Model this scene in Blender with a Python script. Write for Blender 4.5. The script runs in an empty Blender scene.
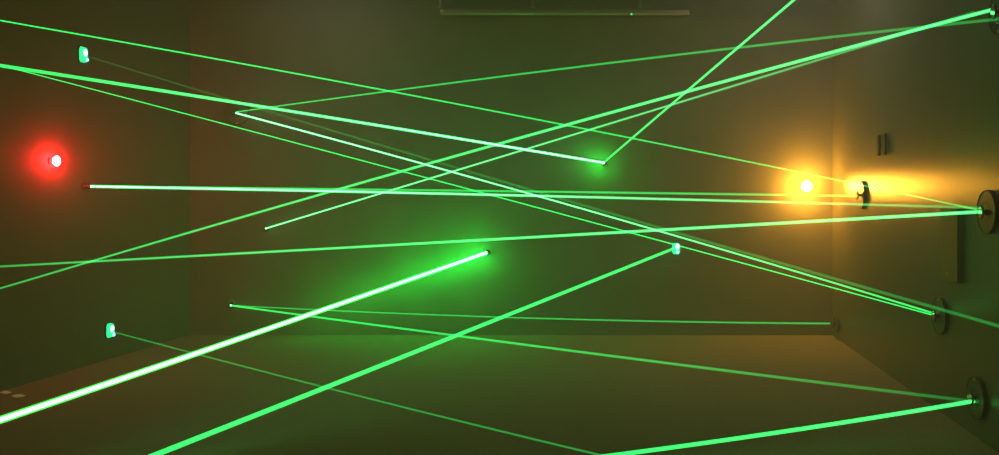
import bpy, bmesh, math, random
import numpy as np
from mathutils import Vector, Matrix

random.seed(4)
sc = bpy.context.scene
C = sc.collection
W, H = 999, 455

# ------------------------------------------------------------------ the room in metres (camera at x=0,y=0)
F = 800.0                     # focal length in pixels of the 999 px wide frame
VX, VY = 641.0, 200.0         # principal point
CZ = 1.2                      # camera height
YB = F * CZ / 135.0           # back wall
XL = -451.0 / F * YB          # left wall
XR = 191.0 / F * YB           # right wall
YN = -1.6                     # wall behind the camera
ZC = 3.15                     # ceiling

def at(px, py, Y):
    return Vector(((px - VX) / F * Y, Y, CZ - (py - VY) / F * Y))
def on_back(px, py):
    return at(px, py, YB)
def on_left(px, py):
    return at(px, py, F * XL / (px - VX))
def on_right(px, py):
    return at(px, py, F * XR / (px - VX))
def on_floor(px, py):
    return at(px, py, F * CZ / (py - VY))

# ------------------------------------------------------------------ materials
def nodes_of(m):
    m.use_nodes = True
    nt = m.node_tree
    nt.nodes.clear()
    out = nt.nodes.new('ShaderNodeOutputMaterial')
    return nt, out

def surface(name, col, rough=0.6, metal=0.0, var=0.15, scale=12.0, bump=0.0, bscale=60.0, spec=0.5, stretch=(1, 1, 1)):
    m = bpy.data.materials.new(name)
    nt, out = nodes_of(m)
    b = nt.nodes.new('ShaderNodeBsdfPrincipled')
    b.inputs['Roughness'].default_value = rough
    b.inputs['Metallic'].default_value = metal
    b.inputs['Specular IOR Level'].default_value = spec
    tc = nt.nodes.new('ShaderNodeTexCoord')
    mp = nt.nodes.new('ShaderNodeMapping'); mp.inputs['Scale'].default_value = stretch
    nt.links.new(tc.outputs['Object'], mp.inputs['Vector'])
    n = nt.nodes.new('ShaderNodeTexNoise'); n.inputs['Scale'].default_value = scale; n.inputs['Detail'].default_value = 5
    nt.links.new(mp.outputs['Vector'], n.inputs['Vector'])
    r = nt.nodes.new('ShaderNodeValToRGB')
    r.color_ramp.elements[0].position = 0.3; r.color_ramp.elements[1].position = 0.7
    r.color_ramp.elements[0].color = tuple(c * (1 - var) for c in col) + (1,)
    r.color_ramp.elements[1].color = tuple(min(1, c * (1 + var)) for c in col) + (1,)
    nt.links.new(n.outputs['Fac'], r.inputs['Fac'])
    nt.links.new(r.outputs['Color'], b.inputs['Base Color'])
    if bump > 0:
        n2 = nt.nodes.new('ShaderNodeTexNoise'); n2.inputs['Scale'].default_value = bscale; n2.inputs['Detail'].default_value = 4
        nt.links.new(mp.outputs['Vector'], n2.inputs['Vector'])
        bp = nt.nodes.new('ShaderNodeBump'); bp.inputs['Strength'].default_value = bump; bp.inputs['Distance'].default_value = 0.01
        nt.links.new(n2.outputs['Fac'], bp.inputs['Height'])
        nt.links.new(bp.outputs['Normal'], b.inputs['Normal'])
    nt.links.new(b.outputs['BSDF'], out.inputs['Surface'])
    return m

def glow(name, col, strength):
    m = bpy.data.materials.new(name)
    nt, out = nodes_of(m)
    e = nt.nodes.new('ShaderNodeEmission')
    e.inputs['Color'].default_value = tuple(col) + (1,)
    e.inputs['Strength'].default_value = strength
    nt.links.new(e.outputs['Emission'], out.inputs['Surface'])
    return m

def beam_mat(name, col, s0, s1, clear=True, power=1.0):
    """light scattered out of a laser beam: additive emission, strength s0 at the start to s1 at the end of the beam (UV.x)"""
    m = bpy.data.materials.new(name)
    nt, out = nodes_of(m)
    e = nt.nodes.new('ShaderNodeEmission'); e.inputs['Color'].default_value = tuple(col) + (1,)
    uv = nt.nodes.new('ShaderNodeUVMap'); uv.uv_map = 'along'
    sp = nt.nodes.new('ShaderNodeSeparateXYZ'); nt.links.new(uv.outputs['UV'], sp.inputs['Vector'])
    mr = nt.nodes.new('ShaderNodeMapRange')
    mr.inputs['To Min'].default_value = s0; mr.inputs['To Max'].default_value = s1
    pw = nt.nodes.new('ShaderNodeMath'); pw.operation = 'POWER'; pw.inputs[1].default_value = power
    nt.links.new(sp.outputs['X'], pw.inputs[0])
    nt.links.new(pw.outputs[0], mr.inputs['Value'])
    nt.links.new(mr.outputs['Result'], e.inputs['Strength'])
    if clear:
        t = nt.nodes.new('ShaderNodeBsdfTransparent')
        a = nt.nodes.new('ShaderNodeAddShader')
        nt.links.new(e.outputs['Emission'], a.inputs[0]); nt.links.new(t.outputs['BSDF'], a.inputs[1])
        nt.links.new(a.outputs['Shader'], out.inputs['Surface'])
    else:
        nt.links.new(e.outputs['Emission'], out.inputs['Surface'])
    return m

M = {
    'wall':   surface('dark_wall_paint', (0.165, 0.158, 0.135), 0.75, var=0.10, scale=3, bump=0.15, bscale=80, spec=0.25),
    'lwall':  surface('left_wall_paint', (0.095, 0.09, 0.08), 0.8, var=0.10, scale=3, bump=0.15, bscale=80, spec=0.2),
    'rwall':  surface('satin_dark_wall_paint', (0.135, 0.128, 0.105), 0.28, var=0.08, scale=3, bump=0.16, bscale=35, spec=0.8, stretch=(1, 6, 0.6)),
    'panel':  surface('dark_panel_paint', (0.158, 0.158, 0.132), 0.7, var=0.10, scale=3, bump=0.1, bscale=80, spec=0.25),
    'floor':  surface('brown_carpet', (0.205, 0.185, 0.13), 0.95, var=0.22, scale=90, bump=0.5, bscale=260, spec=0.1),
    'ceil':   surface('dark_ceiling_paint', (0.06, 0.06, 0.055), 0.9),
    'black':  surface('black_plastic', (0.02, 0.02, 0.019), 0.45, var=0.1),
    'plate':  surface('black_disc_plate', (0.022, 0.024, 0.02), 0.34, var=0.1),
    'metal':  surface('brushed_metal', (0.55, 0.55, 0.55), 0.3, metal=1.0, var=0.1, scale=40),
    'grey':   surface('dark_grey_disc_plate', (0.11, 0.105, 0.085), 0.4, var=0.1),
    'mirror': surface('mirror_glass', (0.9, 0.92, 0.9), 0.03, metal=1.0, var=0.01),
    'rail':   surface('grey_rail_metal', (0.34, 0.34, 0.33), 0.35, metal=0.4, var=0.1, scale=8),
    'wood':   surface('brown_board', (0.27, 0.16, 0.085), 0.65, var=0.2, scale=10, stretch=(6, 6, 0.6)),
    'dark':   surface('dark_bracket', (0.03, 0.028, 0.022), 0.6),
    'paper':  surface('white_paper', (0.93, 0.93, 0.90), 0.8, var=0.04, scale=120),
    'screw':  surface('screw_head', (0.75, 0.68, 0.58), 0.4, metal=0.2, var=0.05),
    'socket': surface('lamp_socket', (0.10, 0.09, 0.08), 0.5),
    'amber':  glow('amber_bulb', (1.0, 0.42, 0.035), 640.0),
    'red':    glow('red_bulb', (1.0, 0.010, 0.012), 1080.0),
    'teal':   glow('lit_teal_lens_body', (0.015, 0.85, 0.28), 1.8),
    'white':  glow('lit_green_white_lens', (0.40, 1.0, 0.65), 5.0),
    'blue':   glow('lit_blue_diode', (0.35, 0.75, 1.0), 2.2),
    'spot':   glow('laser_aperture', (0.30, 1.0, 0.45), 6.0),
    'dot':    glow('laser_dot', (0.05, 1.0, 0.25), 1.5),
}

# ------------------------------------------------------------------ mesh helpers
def obj(name, bm, mats, parent=None, smooth=False):
    me = bpy.data.meshes.new(name)
    bm.normal_update()
    bm.to_mesh(me); bm.free()
    if not isinstance(mats, (list, tuple)): mats = [mats]
    for m in mats: me.materials.append(m)
    if smooth:
        for p in me.polygons: p.use_smooth = True
    o = bpy.data.objects.new(name, me)
    C.objects.link(o)
    if parent is not None: o.parent = parent
    return o

def box(bm, c, s, rot=None, bevel=0.0):
    mat = Matrix.Translation(Vector(c))
    if rot is not None: mat = mat @ rot
    r = bmesh.ops.create_cube(bm, size=1.0)
    vs = r['verts']
    bmesh.ops.scale(bm, vec=Vector(s), verts=vs)
    if bevel > 0:
        es = list({e for v in vs for e in v.link_edges})
        rb = bmesh.ops.bevel(bm, geom=es, offset=bevel, segments=2, affect='EDGES', profile=0.6)
        vs = list({v for f in rb['faces'] for v in f.verts} | {v for v in vs if v.is_valid})
    bmesh.ops.transform(bm, matrix=mat, verts=vs)

def lathe(bm, prof, n=40, cap0=True, cap1=True):
    """revolve (r, z) points round local Z"""
    rings = []
    for r, z in prof:
        if r < 1e-6:
            rings.append([bm.verts.new((0, 0, z))])
        else:
            rings.append([bm.verts.new((r * math.cos(2 * math.pi * k / n), r * math.sin(2 * math.pi * k / n), z)) for k in range(n)])
    for a, b in zip(rings, rings[1:]):
        for k in range(n):
            k2 = (k + 1) % n
            if len(a) == 1 and len(b) == 1: continue
            if len(a) == 1: bm.faces.new((a[0], b[k], b[k2]))
            elif len(b) == 1: bm.faces.new((a[k], b[0], a[k2]))
            else: bm.faces.new((a[k], b[k], b[k2], a[k2]))
    if cap0 and len(rings[0]) > 1: bm.faces.new(rings[0])
    if cap1 and len(rings[-1]) > 1: bm.faces.new(rings[-1])
    bmesh.ops.recalc_face_normals(bm, faces=bm.faces[:])

def torus(bm, R, r, z=0.0, n=48, k=10):
    rows = []
    for i in range(n):
        a = 2 * math.pi * i / n
        rows.append([bm.verts.new(((R + r * math.cos(2 * math.pi * j / k)) * math.cos(a), (R + r * math.cos(2 * math.pi * j / k)) * math.sin(a), z + r * math.sin(2 * math.pi * j / k))) for j in range(k)])
    for i in range(n):
        for j in range(k):
            bm.faces.new((rows[i][j], rows[(i + 1) % n][j], rows[(i + 1) % n][(j + 1) % k], rows[i][(j + 1) % k]))
    bmesh.ops.recalc_face_normals(bm, faces=bm.faces[:])

def empty(name, loc, normal=None, roll=0.0):
    o = bpy.data.objects.new(name, None); C.objects.link(o)
    o.empty_display_size = 0.05
    o.location = loc
    if normal is not None:
        n = Vector(normal).normalized()
        up = Vector((0, 0, 1)) if abs(n.z) < 0.9 else Vector((0, 1, 0))
        xa = up.cross(n).normalized(); ya = n.cross(xa)
        m3 = Matrix((xa, ya, n)).transposed()
        o.rotation_euler = (m3 @ Matrix.Rotation(roll, 3, 'Z')).to_euler()
    return o

def tag(o, label=None, cat=None, group=None, kind=None):
    if label: o['label'] = label
    if cat: o['category'] = cat
    if group: o['group'] = group
    if kind: o['kind'] = kind
    return o

# ------------------------------------------------------------------ the setting
def slab(name, lo, hi, mat, label):
    bm = bmesh.new()
    lo, hi = Vector(lo), Vector(hi)
    box(bm, (lo + hi) / 2, hi - lo)
    o = obj(name, bm, mat)
    return tag(o, label, None, None, 'structure')

T = 0.12
slab('floor', (XL - T, YN - T, -T), (XR + T, YB + T, 0), M['floor'], 'brown carpeted floor of the dark laser room')
slab('ceiling', (XL - T, YN - T, ZC), (XR + T, YB + T, ZC + T), M['ceil'], 'dark ceiling above the frame')
slab('wall_back', (XL - T, YB, 0), (XR + T, YB + T, ZC), M['wall'], 'dark back wall behind the laser beams')
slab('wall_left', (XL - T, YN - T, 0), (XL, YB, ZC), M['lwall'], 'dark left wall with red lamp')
slab('wall_right', (XR, YN - T, 0), (XR + T, YB, ZC), M['rwall'], 'dark satin right wall with round mirrors')
slab('wall_front', (XL, YN - T, 0), (XR, YN, ZC), M['wall'], 'dark wall behind the viewer')
# proud panel on the right part of the back wall: its left edge shows as a faint upright seam, its top just below the rail
p0 = on_back(438, 17)
slab('trim_1', (p0.x, YB - 0.014, 0.0), (XR, YB, p0.z), M['panel'], 'painted panel covering the right part of the back wall')

# ------------------------------------------------------------------ rail near the top of the back wall
ra, rb = at(440, 12, YB - 0.10), at(690, 12, YB - 0.10)
rail = empty('ceiling_rail', ((ra.x + rb.x) / 2, YB - 0.10, ra.z))
tag(rail, 'grey horizontal rail hung from short rods at top of back wall', 'rail')
bm = bmesh.new(); L = rb.x - ra.x
box(bm, (0, 0, 0), (L, 0.05, 0.055), bevel=0.018)
obj('bar', bm, M['rail'], rail, True)
for px in (437.5, 533, 640):
    x = at(px, 0, YB - 0.10).x - rail.location.x
    if px == 437.5: x += 0.03
    bm = bmesh.new(); h = ZC - ra.z
    box(bm, (x, 0, h / 2 + 0.014), (0.022, 0.022, h - 0.028), bevel=0.004)
    box(bm, (x, 0, 0.034), (0.05, 0.056, 0.014), bevel=0.004)
    obj('hanger_rod', bm, M['rail'], rail)

# small green dot on the rail
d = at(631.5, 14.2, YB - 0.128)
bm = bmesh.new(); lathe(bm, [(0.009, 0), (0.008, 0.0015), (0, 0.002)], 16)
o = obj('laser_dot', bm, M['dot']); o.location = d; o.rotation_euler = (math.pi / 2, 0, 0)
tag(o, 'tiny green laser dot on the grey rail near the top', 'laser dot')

# ------------------------------------------------------------------ round swivel mirrors on dark discs
MIRRORS = 'round swivel mirrors on dark wall discs'
def mirror(loc, normal, aim, label, screw=(), r=0.107, standoff=0.045, puck=0.033, pale=False):
    t = empty('swivel_mirror', loc, normal)
    tag(t, label, 'mirror', MIRRORS)
    bm = bmesh.new()
    lathe(bm, [(r * 0.95, 0.002), (r * 0.95, 0.019), (r * 0.93, 0.021), (r * 0.50, 0.021), (r * 0.47, 0.0195), (r * 0.45, 0.021), (0.0, 0.021)], 56)
    obj('back_plate', bm, M['grey' if pale else 'plate'], t)
    bm = bmesh.new(); lathe(bm, [(r * 0.95, 0.0), (r, 0.0), (r, 0.020), (r * 0.985, 0.0225), (r * 0.95, 0.0225), (r * 0.95, 0.0)], 56, False, False)
    obj('rim', bm, M['plate' if pale else 'black'], t)
    bm = bmesh.new()
    lathe(bm, [(0.016, 0.020), (0.014, 0.024), (0.008, 0.026), (0.008, standoff - 0.016), (0.011, standoff - 0.012), (0.011, standoff - 0.008), (0.0, standoff - 0.008)], 24)
    obj('stem', bm, M['black'], t, True)
    # the tilted mirror head, aimed at the incoming beam
    inv = t.rotation_euler.to_matrix().inverted()
    a = (inv @ Vector(aim)).normalized()
    a = (a * 0.35 + Vector((0, 0, 1))).normalized()
    q = Vector((0, 0, 1)).rotation_difference(a).to_matrix().to_4x4()
    mt = Matrix.Translation((0, 0, standoff - 0.008)) @ q
    bm = bmesh.new()
    lathe(bm, [(puck * 0.6, 0.0), (puck, 0.004), (puck, 0.011), (puck * 0.9, 0.013), (puck * 0.86, 0.0105), (0, 0.0105)], 36)
    bm.transform(mt)
    hd = obj('mirror_head', bm, M['black'], t)
    bm = bmesh.new()
    lathe(bm, [(puck * 0.85, 0.0106), (puck * 0.85, 0.0116), (0, 0.0116)], 36)
    bm.transform(mt)
    obj('mirror_glass', bm, M['mirror'], hd)
    for s in screw:
        bm = bmesh.new()
        lathe(bm, [(0.0075, 0.020), (0.0075, 0.0245), (0.004, 0.0265), (0, 0.0268)], 18)
        so = obj('screw', bm, M['screw'], t)
        so.location = (0.092 * math.sin(s), 0.092 * math.cos(s), 0)
    return t

IN = Vector((-1, 0, 0)); OUT = Vector((0, -1, 0)); RIGHT = Vector((1, 0, 0))

mirror(on_right(863, 195), IN, (-1, -0.1, 0), 'round dark mirror disc on right wall beside the bright amber glare')
mirror(on_right(990, 212), IN, (-1, 0.2, 0), 'round dark mirror disc at right edge where three beams meet mid-height')
mirror(on_right(979, 398), IN, (-1, -0.3, 0), 'lowest mirror disc on right wall, near the floor edge', screw=(0.0,), pale=True)
mirror(on_right(942, 316), IN, (-1, 0.3, 0), 'mirror disc on right wall below the brown board', screw=(0.1,), pale=True)
mirror(on_right(1003, 12), IN, (-1, 0.2, 0), 'mirror disc at top right corner ending the thick rising beam', screw=(math.pi,))
mirror(on_right(838, 323.5), IN, (-1, 0, 0), 'low mirror disc in the far corner of right wall', pale=True, r=0.075)
mirror(on_back(238, 113), OUT, (0.3, -1, 0), 'round dark mirror disc on the back wall, upper left', screw=(math.pi,), pale=True)

# ------------------------------------------------------------------ glowing laser emitters with a clear hexagonal lens body
EM = 'glowing laser emitters on the walls'
def emitter(loc, normal, label, w=0.085, h=0.115, hot=(0, 0.012), blue=(0.02, -0.034), depth=0.04):
    t = empty('laser_emitter', loc, normal)
    tag(t, label, 'laser emitter', EM)
    bm = bmesh.new()
    pts = [(-0.5, -0.32), (-0.32, -0.5), (0.36, -0.5), (0.5, -0.3), (0.5, 0.34), (0.3, 0.5), (-0.3, 0.5), (-0.5, 0.3)]
    def prism(bm, s, z0, z1, t0=1.0):
        a = [bm.verts.new((x * w * s, y * h * s, z0)) for x, y in pts]
        b = [bm.verts.new((x * w * s * t0, y * h * s * t0, z1)) for x, y in pts]
        bm.faces.new(a[::-1]); bm.faces.new(b)
        for i in range(len(pts)):
            j = (i + 1) % len(pts)
            bm.faces.new((a[i], a[j], b[j], b[i]))
    prism(bm, 1.12, 0, 0.010)
    obj('mount_plate', bm, M['black'], t)
    bm = bmesh.new(); prism(bm, 1.0, 0.010, depth, 0.86)
    obj('lens_body', bm, M['teal'], t)
    bm = bmesh.new()
    lathe(bm, [(0.018, 0), (0.017, 0.004), (0.012, 0.009), (0, 0.011)], 28)
    bmesh.ops.scale(bm, vec=(0.9, 1.45, 1), verts=bm.verts[:])
    lo = obj('lens', bm, M['white'], t, True); lo.location = (hot[0], hot[1], depth)
    bm = bmesh.new()
    lathe(bm, [(0.014, 0), (0.013, 0.004), (0.008, 0.008), (0, 0.009)], 20)
    bo = obj('indicator_light', bm, M['blue'], t, True); bo.location = (blue[0], blue[1], depth)
    return t

emitter(on_left(81, 54.5), RIGHT, 'glowing green laser emitter high on the left wall', w=0.065, h=0.112, depth=0.03)
emitter(on_left(108, 330.5), RIGHT, 'glowing teal laser emitter low on the left wall', w=0.065, h=0.108, depth=0.03)
emitter(on_back(676, 248.5), OUT, 'glowing white and blue laser emitter on the back wall right of centre', w=0.07, h=0.10, hot=(0.012, 0.018), blue=(0.012, -0.03))

# ------------------------------------------------------------------ small dark laser nozzles
NZ = 'small laser nozzles on the walls'
def nozzle(loc, normal, aim, label, r=0.017, L=0.045, ring=False, hot=True):
    t = empty('laser_nozzle', loc, normal)
    tag(t, label, 'laser nozzle', NZ)
    bm = bmesh.new()
    lathe(bm, [(r * 1.9, 0), (r * 1.9, 0.004), (r * 1.6, 0.007), (0, 0.007)], 28)
    obj('base_flange', bm, M['black'], t)
    inv = t.rotation_euler.to_matrix().inverted()
    a = (inv @ Vector(aim)).normalized()
    a = (a + Vector((0, 0, 0.6))).normalized()
    q = Vector((0, 0, 1)).rotation_difference(a).to_matrix().to_4x4()
    bm = bmesh.new()
    lathe(bm, [(r * 1.1, 0.0), (r, 0.008), (r, L * 0.7), (r * 0.75, L), (r * 0.55, L), (r * 0.55, L - 0.004), (0, L - 0.004)], 28)
    bm.transform(Matrix.Translation((0, 0, 0.006)) @ q)
    b = obj('barrel', bm, M['black'], t)
    bm = bmesh.new()
    lathe(bm, [(r * 0.53, L - 0.004), (r * 0.45, L - 0.001), (0, L)], 20)
    bm.transform(Matrix.Translation((0, 0, 0.006)) @ q)
    obj('aperture', bm, M['spot'], b)
    if ring:
        bm = bmesh.new(); torus(bm, 0.024, 0.0035, 0.0, 32, 8)
        ro = obj('adjusting_ring', bm, M['metal'], t, True); ro.location = (0.012, 0.024, 0.012)
    tip = t.matrix_basis @ (Matrix.Translation((0, 0, 0.006)) @ q @ Vector((0, 0, L)))
    return t, tip

# ------------------------------------------------------------------ the laser beams
GREEN = (0.012, 1.0, 0.135)
BEAMS = 'green laser beams crossing the room'
def beam(label, pts, Y0, Y1, r0, r1, s0, s1, core=(0, 0), halo=0.0, ext0=0.0, ext1=0.0, power=1.0, wall0=False, col=GREEN, core_share=0.5):
    """pts: points of the beam in the photograph; Y0, Y1 the distance of its first and last point.
    r0, r1 radii (m); s0, s1 brightness at start and end; core: brightness of a white-hot inner core; ext: how far the ends run on, as a share"""
    P = np.array(pts, float)
    a, b = P[0], P[-1]
    dvec = b - a; Ln = np.linalg.norm(dvec); u = dvec / Ln; n = np.array([-u[1], u[0]])
    tt = (P - a) @ u / Ln; off = (P - a) @ n
    basis = tt * (1 - tt)
    bow = float((basis * off).sum() / max(1e-9, (basis * basis).sum())) if len(P) > 2 else 0.0
    if wall0:                       # the beam starts on the left wall outside the frame
        qx = a[0] - u[0] * Ln * ext0
        Ye = (F * (XL + 0.03)) / (qx - VX)
        Y0 = 1.0 / (1 / Y1 + (1 / Ye - 1 / Y1) / (1 + ext0))
    N = 20
    cen = []
    for k in range(N + 1):
        t = -ext0 + (1 + ext0 + ext1) * k / N
        q = a + u * Ln * t + n * bow * t * (1 - t) * (1.0 if 0 <= t <= 1 else 0.6)
        Y = 1.0 / ((1 - t) / Y0 + t / Y1)
        cen.append(at(q[0], q[1], Y))
    root = None
    name = 'laser_beam'
    shells = [(1.0, 1.0, True)]
    def tube(rs, nm, mat, parent):
        bm = bmesh.new(); uvl = bm.loops.layers.uv.new('along')
        K = 10; rows = []; total = (cen[-1] - cen[0]).length
        ps = []
        for i, c in enumerate(cen):
            f = (c - cen[0]).length / total
            tg = (cen[min(i + 1, N)] - cen[max(i - 1, 0)]).normalized()
            up = Vector((0, 0, 1)); x = tg.cross(up).normalized(); y = x.cross(tg)
            r = (r0 + (r1 - r0) * f) * rs
            rows.append([bm.verts.new(c + x * r * math.cos(2 * math.pi * j / K) + y * r * math.sin(2 * math.pi * j / K)) for j in range(K)])
            ps.append(f)
        for i in range(N):
            for j in range(K):
                fc = bm.faces.new((rows[i][j], rows[i][(j + 1) % K], rows[i + 1][(j + 1) % K], rows[i + 1][j]))
                for lp, f in zip(fc.loops, (ps[i], ps[i], ps[i + 1], ps[i + 1])): lp[uvl].uv = (f, 0.5)
        for row, f in ((rows[0][::-1], 0.0), (rows[-1], 1.0)):
            fc = bm.faces.new(row)
            for lp in fc.loops: lp[uvl].uv = (f, 0.5)
        return obj(nm, bm, mat, parent, True)
    root = tube(1.0, name, beam_mat('beam_light', col, s0, s1, True, power), None)
    tag(root, label, 'laser beam', BEAMS, 'thing')
    if core[0] or core[1]:
        tube(core_share, 'bright_core', beam_mat('beam_core', (0.40, 1.0, 0.55), core[0], core[1], True, power), root)
    if halo:
        tube(2.6, 'soft_halo', beam_mat('beam_halo', (0.0, 1.0, 0.10), halo * s0, halo * s1, True, power), root)
    return root

YLf = lambda px: F * XL / (px - VX)
YRf = lambda px: F * XR / (px - VX)
B0 = YB - 0.05

def pix(p):
    return (VX + F * p.x / p.y, VY - F * (p.z - CZ) / p.y)

# nozzles (positions of the beams' bright ends)
_, nz_left = nozzle(on_left(84, 186.3), RIGHT, (1, 0.05, -0.02), 'small laser nozzle on left wall below the red lamp')
_, nz_small = nozzle(on_back(266.5, 229), OUT, (0.6, -0.9, 0.35), 'small laser nozzle on back wall below the upper left mirror disc', r=0.012, L=0.03)
_, nz_ring = nozzle(on_back(231, 305), OUT, (0.8, -0.7, 0), 'small laser nozzle with a wire ring low on back wall', r=0.014, L=0.03, ring=True)
_, nz_mid = nozzle(on_back(488, 252.3), OUT, (-0.4, -1, -0.1), 'laser nozzle in the middle of back wall at the thickest beam', r=0.022, L=0.045)
_, nz_corner = nozzle(on_back(604.5, 163.5), OUT, (-0.3, -1, 0.2), 'laser nozzle on back wall where two beams form a sharp corner', r=0.022, L=0.04)

# 1 top left to mid right
beam('thin green beam from top left corner down to the mirror disc at right edge',
     [(0, 20.5), (250, 65), (390, 91), (500, 112.5), (750, 162), (835, 180), (984, 211)], YLf(0), YRf(986), 0.0037, 0.0038, 0.95, 0.40, ext0=0.03, wall0=True)
# 2 bright one to the centre
beam('thick bright beam from left edge to the corner point on back wall above centre',
     [(0, 65.5), (235, 101), (400, 130), (500, 146), pix(nz_corner)], YLf(-30), nz_corner.y, 0.0105, 0.0105, 0.75, 2.2, core=(0.0, 2.5), power=1.7, ext0=0.03, wall0=True)
# 3 thin from the same left origin
beam('hair-thin beam from left edge to the mirror disc below the brown board',
     [(0, 65), (165, 109), (250, 130.5), (500, 197.5), (580, 219), (750, 265), (936, 316)], YLf(-30), YRf(938), 0.0024, 0.0032, 0.95, 0.9, ext0=0.03, wall0=True)
# 4 from the disc on the back wall
beam('white-green beam from the upper left mirror disc down to the lower right disc',
     [(236, 113), (250, 116), (447, 171), (500, 186), (660, 230), (750, 258), (936, 314)], YB - 0.06, YRf(938), 0.0080, 0.0050, 1.2, 0.7, core=(2.0, 0.0))
# 5 faint from the left emitter
beam('faintest long beam from the high left emitter past the lower right disc',
     [(83, 55), (200, 91), (265, 110), (435, 162), (500, 181), (750, 253), (999, 326)], YLf(83) - 0.1, 3.35, 0.0035, 0.0070, 0.06, 0.12, ext1=0.03)
# 6 disc to the top right
beam('dim green beam rising from the upper left mirror disc to right edge',
     [(236, 112), (390, 91), (500, 76), (750, 47), (999, 19)], YB - 0.06, 3.75, 0.0044, 0.0070, 0.65, 0.15)
# 7 long rising
beam('long rising beam from left edge thickening to the top right mirror disc',
     [(0, 288.5), (95, 260), (250, 215), (345, 187), (490, 147), (583, 119), (749, 76), (993, 9.5)], YLf(-10), YRf(996), 0.0050, 0.0088, 0.30, 0.85, core=(0, 0.35), ext0=0.03, wall0=True)
# 8 rising from the small nozzle
beam('rising beam from the small nozzle below the upper left disc, under the thick one',
     [pix(nz_small), (500, 157), (618, 120), (749, 82), (900, 36), (975, 12)], nz_small.y, YRf(993), 0.0070, 0.0070, 1.0, 0.10, core=(1.2, 0.0), power=0.6)
# 9 reflection towards the viewer
beam('steep beam rising from the corner point on back wall to the top edge',
     [pix(nz_corner), (665, 110), (749, 38), (795, -1)], nz_corner.y, 5.2, 0.0090, 0.0085, 0.65, 0.85, core=(0.1, 0.30), ext1=0.35)
# 10 level pair
beam('level white beam from left nozzle, lower of the pair, running to right edge disc',
     [pix(nz_left), (250, 189.8), (500, 195), (750, 201), (984, 208)], nz_left.y, YRf(986), 0.0105, 0.0070, 1.3, 0.15, core=(2.0, 0.0), power=0.7)
beam('level beam from left nozzle, upper of the pair, ending at the disc in amber glare',
     [pix(nz_left), (250, 187.5), (500, 191.5), (750, 194.5), (857, 196)], nz_left.y, YRf(860), 0.0065, 0.0090, 0.5, 0.4)
# 11 nearly level rising
beam('gently rising beam from left edge below centre to the disc at right edge',
     [(0, 266.5), (95, 261.5), (250, 253), (500, 239.2), (750, 224.5), (984, 211.5)], YLf(0), YRf(987), 0.0060, 0.0088, 0.25, 0.85, core=(0, 0.45), ext0=0.03, wall0=True)
# 12 the thickest
beam('thickest white-hot beam from lower left edge up to the middle of back wall',
     [(0, 420), (250, 335), pix(nz_mid)], 3.2, nz_mid.y, 0.0155, 0.0155, 0.8, 26.0, core=(1.4, 3.0), power=6.0, col=(0.004, 1.0, 0.04), core_share=0.64, ext0=0.02)
# 13 bottom left to the emitter
beam('thick green beam from bottom edge up to the emitter right of centre',
     [(155, 455), (250, 419), (400, 357), (500, 318), (675, 248)], 3.6, B0, 0.0120, 0.0120, 0.75, 0.75, core=(0.05, 0.10), ext0=0.012)
# 14 dim falling
beam('dim thin beam falling from the low left emitter across the carpet',
     [(110, 331), (250, 368), (330, 388), (500, 432), (600, 455)], YLf(108) - 0.08, 3.6, 0.0043, 0.0045, 0.22, 0.17, ext1=0.01)
# 15, 16 the pair from the low nozzle
beam('dim level beam from the low wire-ring nozzle to the far corner disc',
     [pix(nz_ring), (310, 309.5), (500, 317.5), (750, 322), (830, 323.5)], nz_ring.y, YRf(838), 0.0042, 0.0075, 0.40, 0.32)
beam('falling beam from the low wire-ring nozzle fading out at the lowest disc',
     [pix(nz_ring), (330, 318), (500, 342.5), (750, 373), (970, 401)], nz_ring.y, YRf(972), 0.0065, 0.0080, 0.8, 0.09)
# 17 bottom right
beam('thick beam along the bottom from floor to the lowest disc on right wall',
     [(615, 455), (750, 436.5), (974, 401)], 3.62, YRf(979), 0.0092, 0.0100, 0.75, 0.85, core=(0.05, 0.15), ext0=0.04)

# ------------------------------------------------------------------ coloured lamps
def lamp(loc, normal, mat, label, r, name='wall_lamp', sy=1.0, h=0.03):
    t = empty(name, loc, normal)
    tag(t, label, 'lamp')
    bm = bmesh.new(); lathe(bm, [(r * 1.15, 0), (r * 1.15, 0.010), (r * 0.8, 0.016), (r * 0.62, 0.02), (r * 0.6, h), (0, h)], 32)
    obj('socket', bm, M['socket'], t)
    bm = bmesh.new()
    prof = [(r * 0.6, h - 0.004)] + [(r * math.sin(a), h + r * 0.75 - r * 0.95 * math.cos(a)) for a in [math.pi * k / 14 for k in range(4, 14)]] + [(0, h + r * 1.7)]
    lathe(bm, prof, 32)
    bmesh.ops.scale(bm, vec=(1, sy, 1), verts=bm.verts[:])
    obj('bulb', bm, mat, t, True)
    return t
lamp(on_back(803, 186.5), OUT, M['amber'], 'amber lamp glowing on the back wall near the right corner', 0.044, h=0.12)
lamp(on_left(50.5, 161), RIGHT, M['red'], 'red lamp glowing on the left wall', 0.0215, sy=1.6, h=0.026)

# ------------------------------------------------------------------ things on the right wall
z1, z0 = CZ - (208 - VY) / F * 4.3, CZ - (283.5 - VY) / F * 4.22
bd = empty('wall_board', (XR, (4.216 + 4.455) / 2, z0), None)
tag(bd, 'brown upright board on the right wall below the beams', 'board')
bm = bmesh.new(); box(bm, (-0.016, 0, (z1 - z0) / 2), (0.032, 4.455 - 4.216, z1 - z0), bevel=0.003)
obj('panel', bm, M['wood'], bd)
for zz in (0.04, z1 - z0 - 0.04):
    bm = bmesh.new(); lathe(bm, [(0.006, 0), (0.005, 0.002), (0, 0.0025)], 16)
    s = obj('screw', bm, M['screw'], bd); s.location = (-0.032, 0.02, zz); s.rotation_euler = (0, -math.pi / 2, 0)

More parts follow.
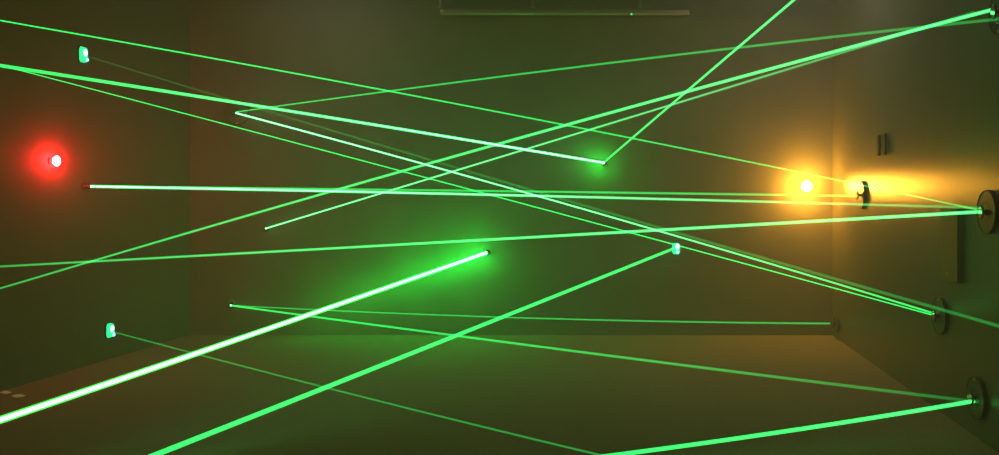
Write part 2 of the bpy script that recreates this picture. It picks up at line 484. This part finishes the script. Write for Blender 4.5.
c = on_right(883.5, 145)
br = empty('twin_bracket', c, IN)
tag(br, 'small dark bracket of two upright bars on right wall above amber glare', 'bracket')
bm = bmesh.new(); box(bm, (0, 0, 0.004), (0.26, 0.05, 0.008), bevel=0.002)
obj('mount_plate', bm, M['rwall'], br)
for dx in (-0.06, 0.08):
    bm = bmesh.new(); box(bm, (dx, 0, 0.016), (0.05, 0.145, 0.018), bevel=0.004)
    obj('bar', bm, M['dark'], br)

# ------------------------------------------------------------------ paper scraps on the carpet at left
for px, py, rz, lab in ((5.5, 394.6, 0.25, 'white paper scrap on carpet nearest the left edge of the photo'),
                        (18.5, 398.2, -0.15, 'white paper scrap on carpet, the right one of the pair')):
    p = on_floor(px, py)
    bm = bmesh.new()
    g = 6; vs = [[None] * (g + 1) for _ in range(g + 1)]
    for i in range(g + 1):
        for j in range(g + 1):
            x = (i / g - 0.5) * 0.038; y = (j / g - 0.5) * 0.055
            jag = 0.004 * math.sin(i * 2.1 + j * 3.3 + px)
            vs[i][j] = bm.verts.new((x + jag, y + 0.25 * x + jag, 0.002 + 0.010 * (i / g) ** 2 * 0.4 + 0.002 * math.sin(i * 1.3 + px + j)))
    for i in range(g):
        for j in range(g):
            bm.faces.new((vs[i][j], vs[i + 1][j], vs[i + 1][j + 1], vs[i][j + 1]))
    r = bmesh.ops.extrude_face_region(bm, geom=bm.faces[:])
    bmesh.ops.translate(bm, vec=(0, 0, 0.0012), verts=[v for v in r['geom'] if isinstance(v, bmesh.types.BMVert)])
    bmesh.ops.recalc_face_normals(bm, faces=bm.faces[:])
    o = obj('paper_scrap', bm, M['paper']); o.location = (p.x, p.y, 0.0105); o.rotation_euler = (0, 0.45, rz)
    tag(o, lab, 'paper scrap', 'paper scraps on the carpet')

# ------------------------------------------------------------------ light
def point(name, loc, col, power, r):
    l = bpy.data.lights.new(name, 'POINT'); l.color = col; l.energy = power; l.shadow_soft_size = r
    o = bpy.data.objects.new(name, l); C.objects.link(o); o.location = loc
    return o
def area(name, loc, col, power, sx, sy):
    l = bpy.data.lights.new(name, 'AREA'); l.shape = 'RECTANGLE'; l.size = sx; l.size_y = sy; l.color = col; l.energy = power
    o = bpy.data.objects.new(name, l); C.objects.link(o); o.location = loc
    return o
# added green point lights standing in for the strong beams' scatter on the back wall
for k in range(15):
    px = 478 - 12.5 * k
    py = 253 + (484 - px) * 0.338
    fade = 1.0 - k / 15.0
    point('scatter_fill_light', on_back(px, py) + Vector((0, -0.12 - 0.008 * k, 0)), (0.0, 1.0, 0.05), 1.9 * fade + 0.12, 0.05)
point('scatter_fill_light', on_back(598, 163) + Vector((0, -0.14, 0)), (0.0, 1.0, 0.04), 3.4, 0.02)
# the dim house light
area('house_light', (at(345, 0, YB).x, YB - 0.7, ZC - 0.02), (1.0, 0.94, 0.66), 3.2, 0.9, 0.3)
area('house_light', (at(830, 0, YB).x - 0.45, YB - 1.5, ZC - 0.02), (1.0, 0.92, 0.70), 9.0, 1.1, 0.9)
area('house_light', (-0.6, 3.2, ZC - 0.02), (1.0, 0.86, 0.55), 0.7, 2.4, 1.2)

# ------------------------------------------------------------------ haze in the room
w = bpy.data.worlds.new('World'); sc.world = w
w.use_nodes = True
nt = w.node_tree; nt.nodes.clear()
wo = nt.nodes.new('ShaderNodeOutputWorld')
bg = nt.nodes.new('ShaderNodeBackground'); bg.inputs['Color'].default_value = (0, 0, 0, 1); bg.inputs['Strength'].default_value = 0
vs_ = nt.nodes.new('ShaderNodeVolumeScatter'); vs_.inputs['Color'].default_value = (1, 1, 1, 1)
vs_.inputs['Density'].default_value = 0.048; vs_.inputs['Anisotropy'].default_value = 0.25
nt.links.new(bg.outputs[0], wo.inputs['Surface']); nt.links.new(vs_.outputs[0], wo.inputs['Volume'])

# ------------------------------------------------------------------ camera
cd = bpy.data.cameras.new('camera'); cam = bpy.data.objects.new('camera', cd); C.objects.link(cam)
cam.location = (0, 0, CZ); cam.rotation_euler = (math.pi / 2, 0, 0)
cd.sensor_width = 36.0; cd.lens = F / W * 36.0
cd.shift_x = (W / 2 - VX) / W
cd.shift_y = (VY - H / 2) / W
cd.clip_start = 0.05
sc.camera = cam

sc.view_settings.view_transform = 'Standard'
sc.view_settings.look = 'None'
sc.view_settings.gamma = 1.0
sc.view_settings.use_curve_mapping = False
sc.view_settings.exposure = 0.0
cy = sc.cycles
cy.transparent_max_bounces = 64
cy.volume_bounces = 1
cy.max_bounces = 8
cy.use_denoising = True
cy.sample_clamp_indirect = 3.0
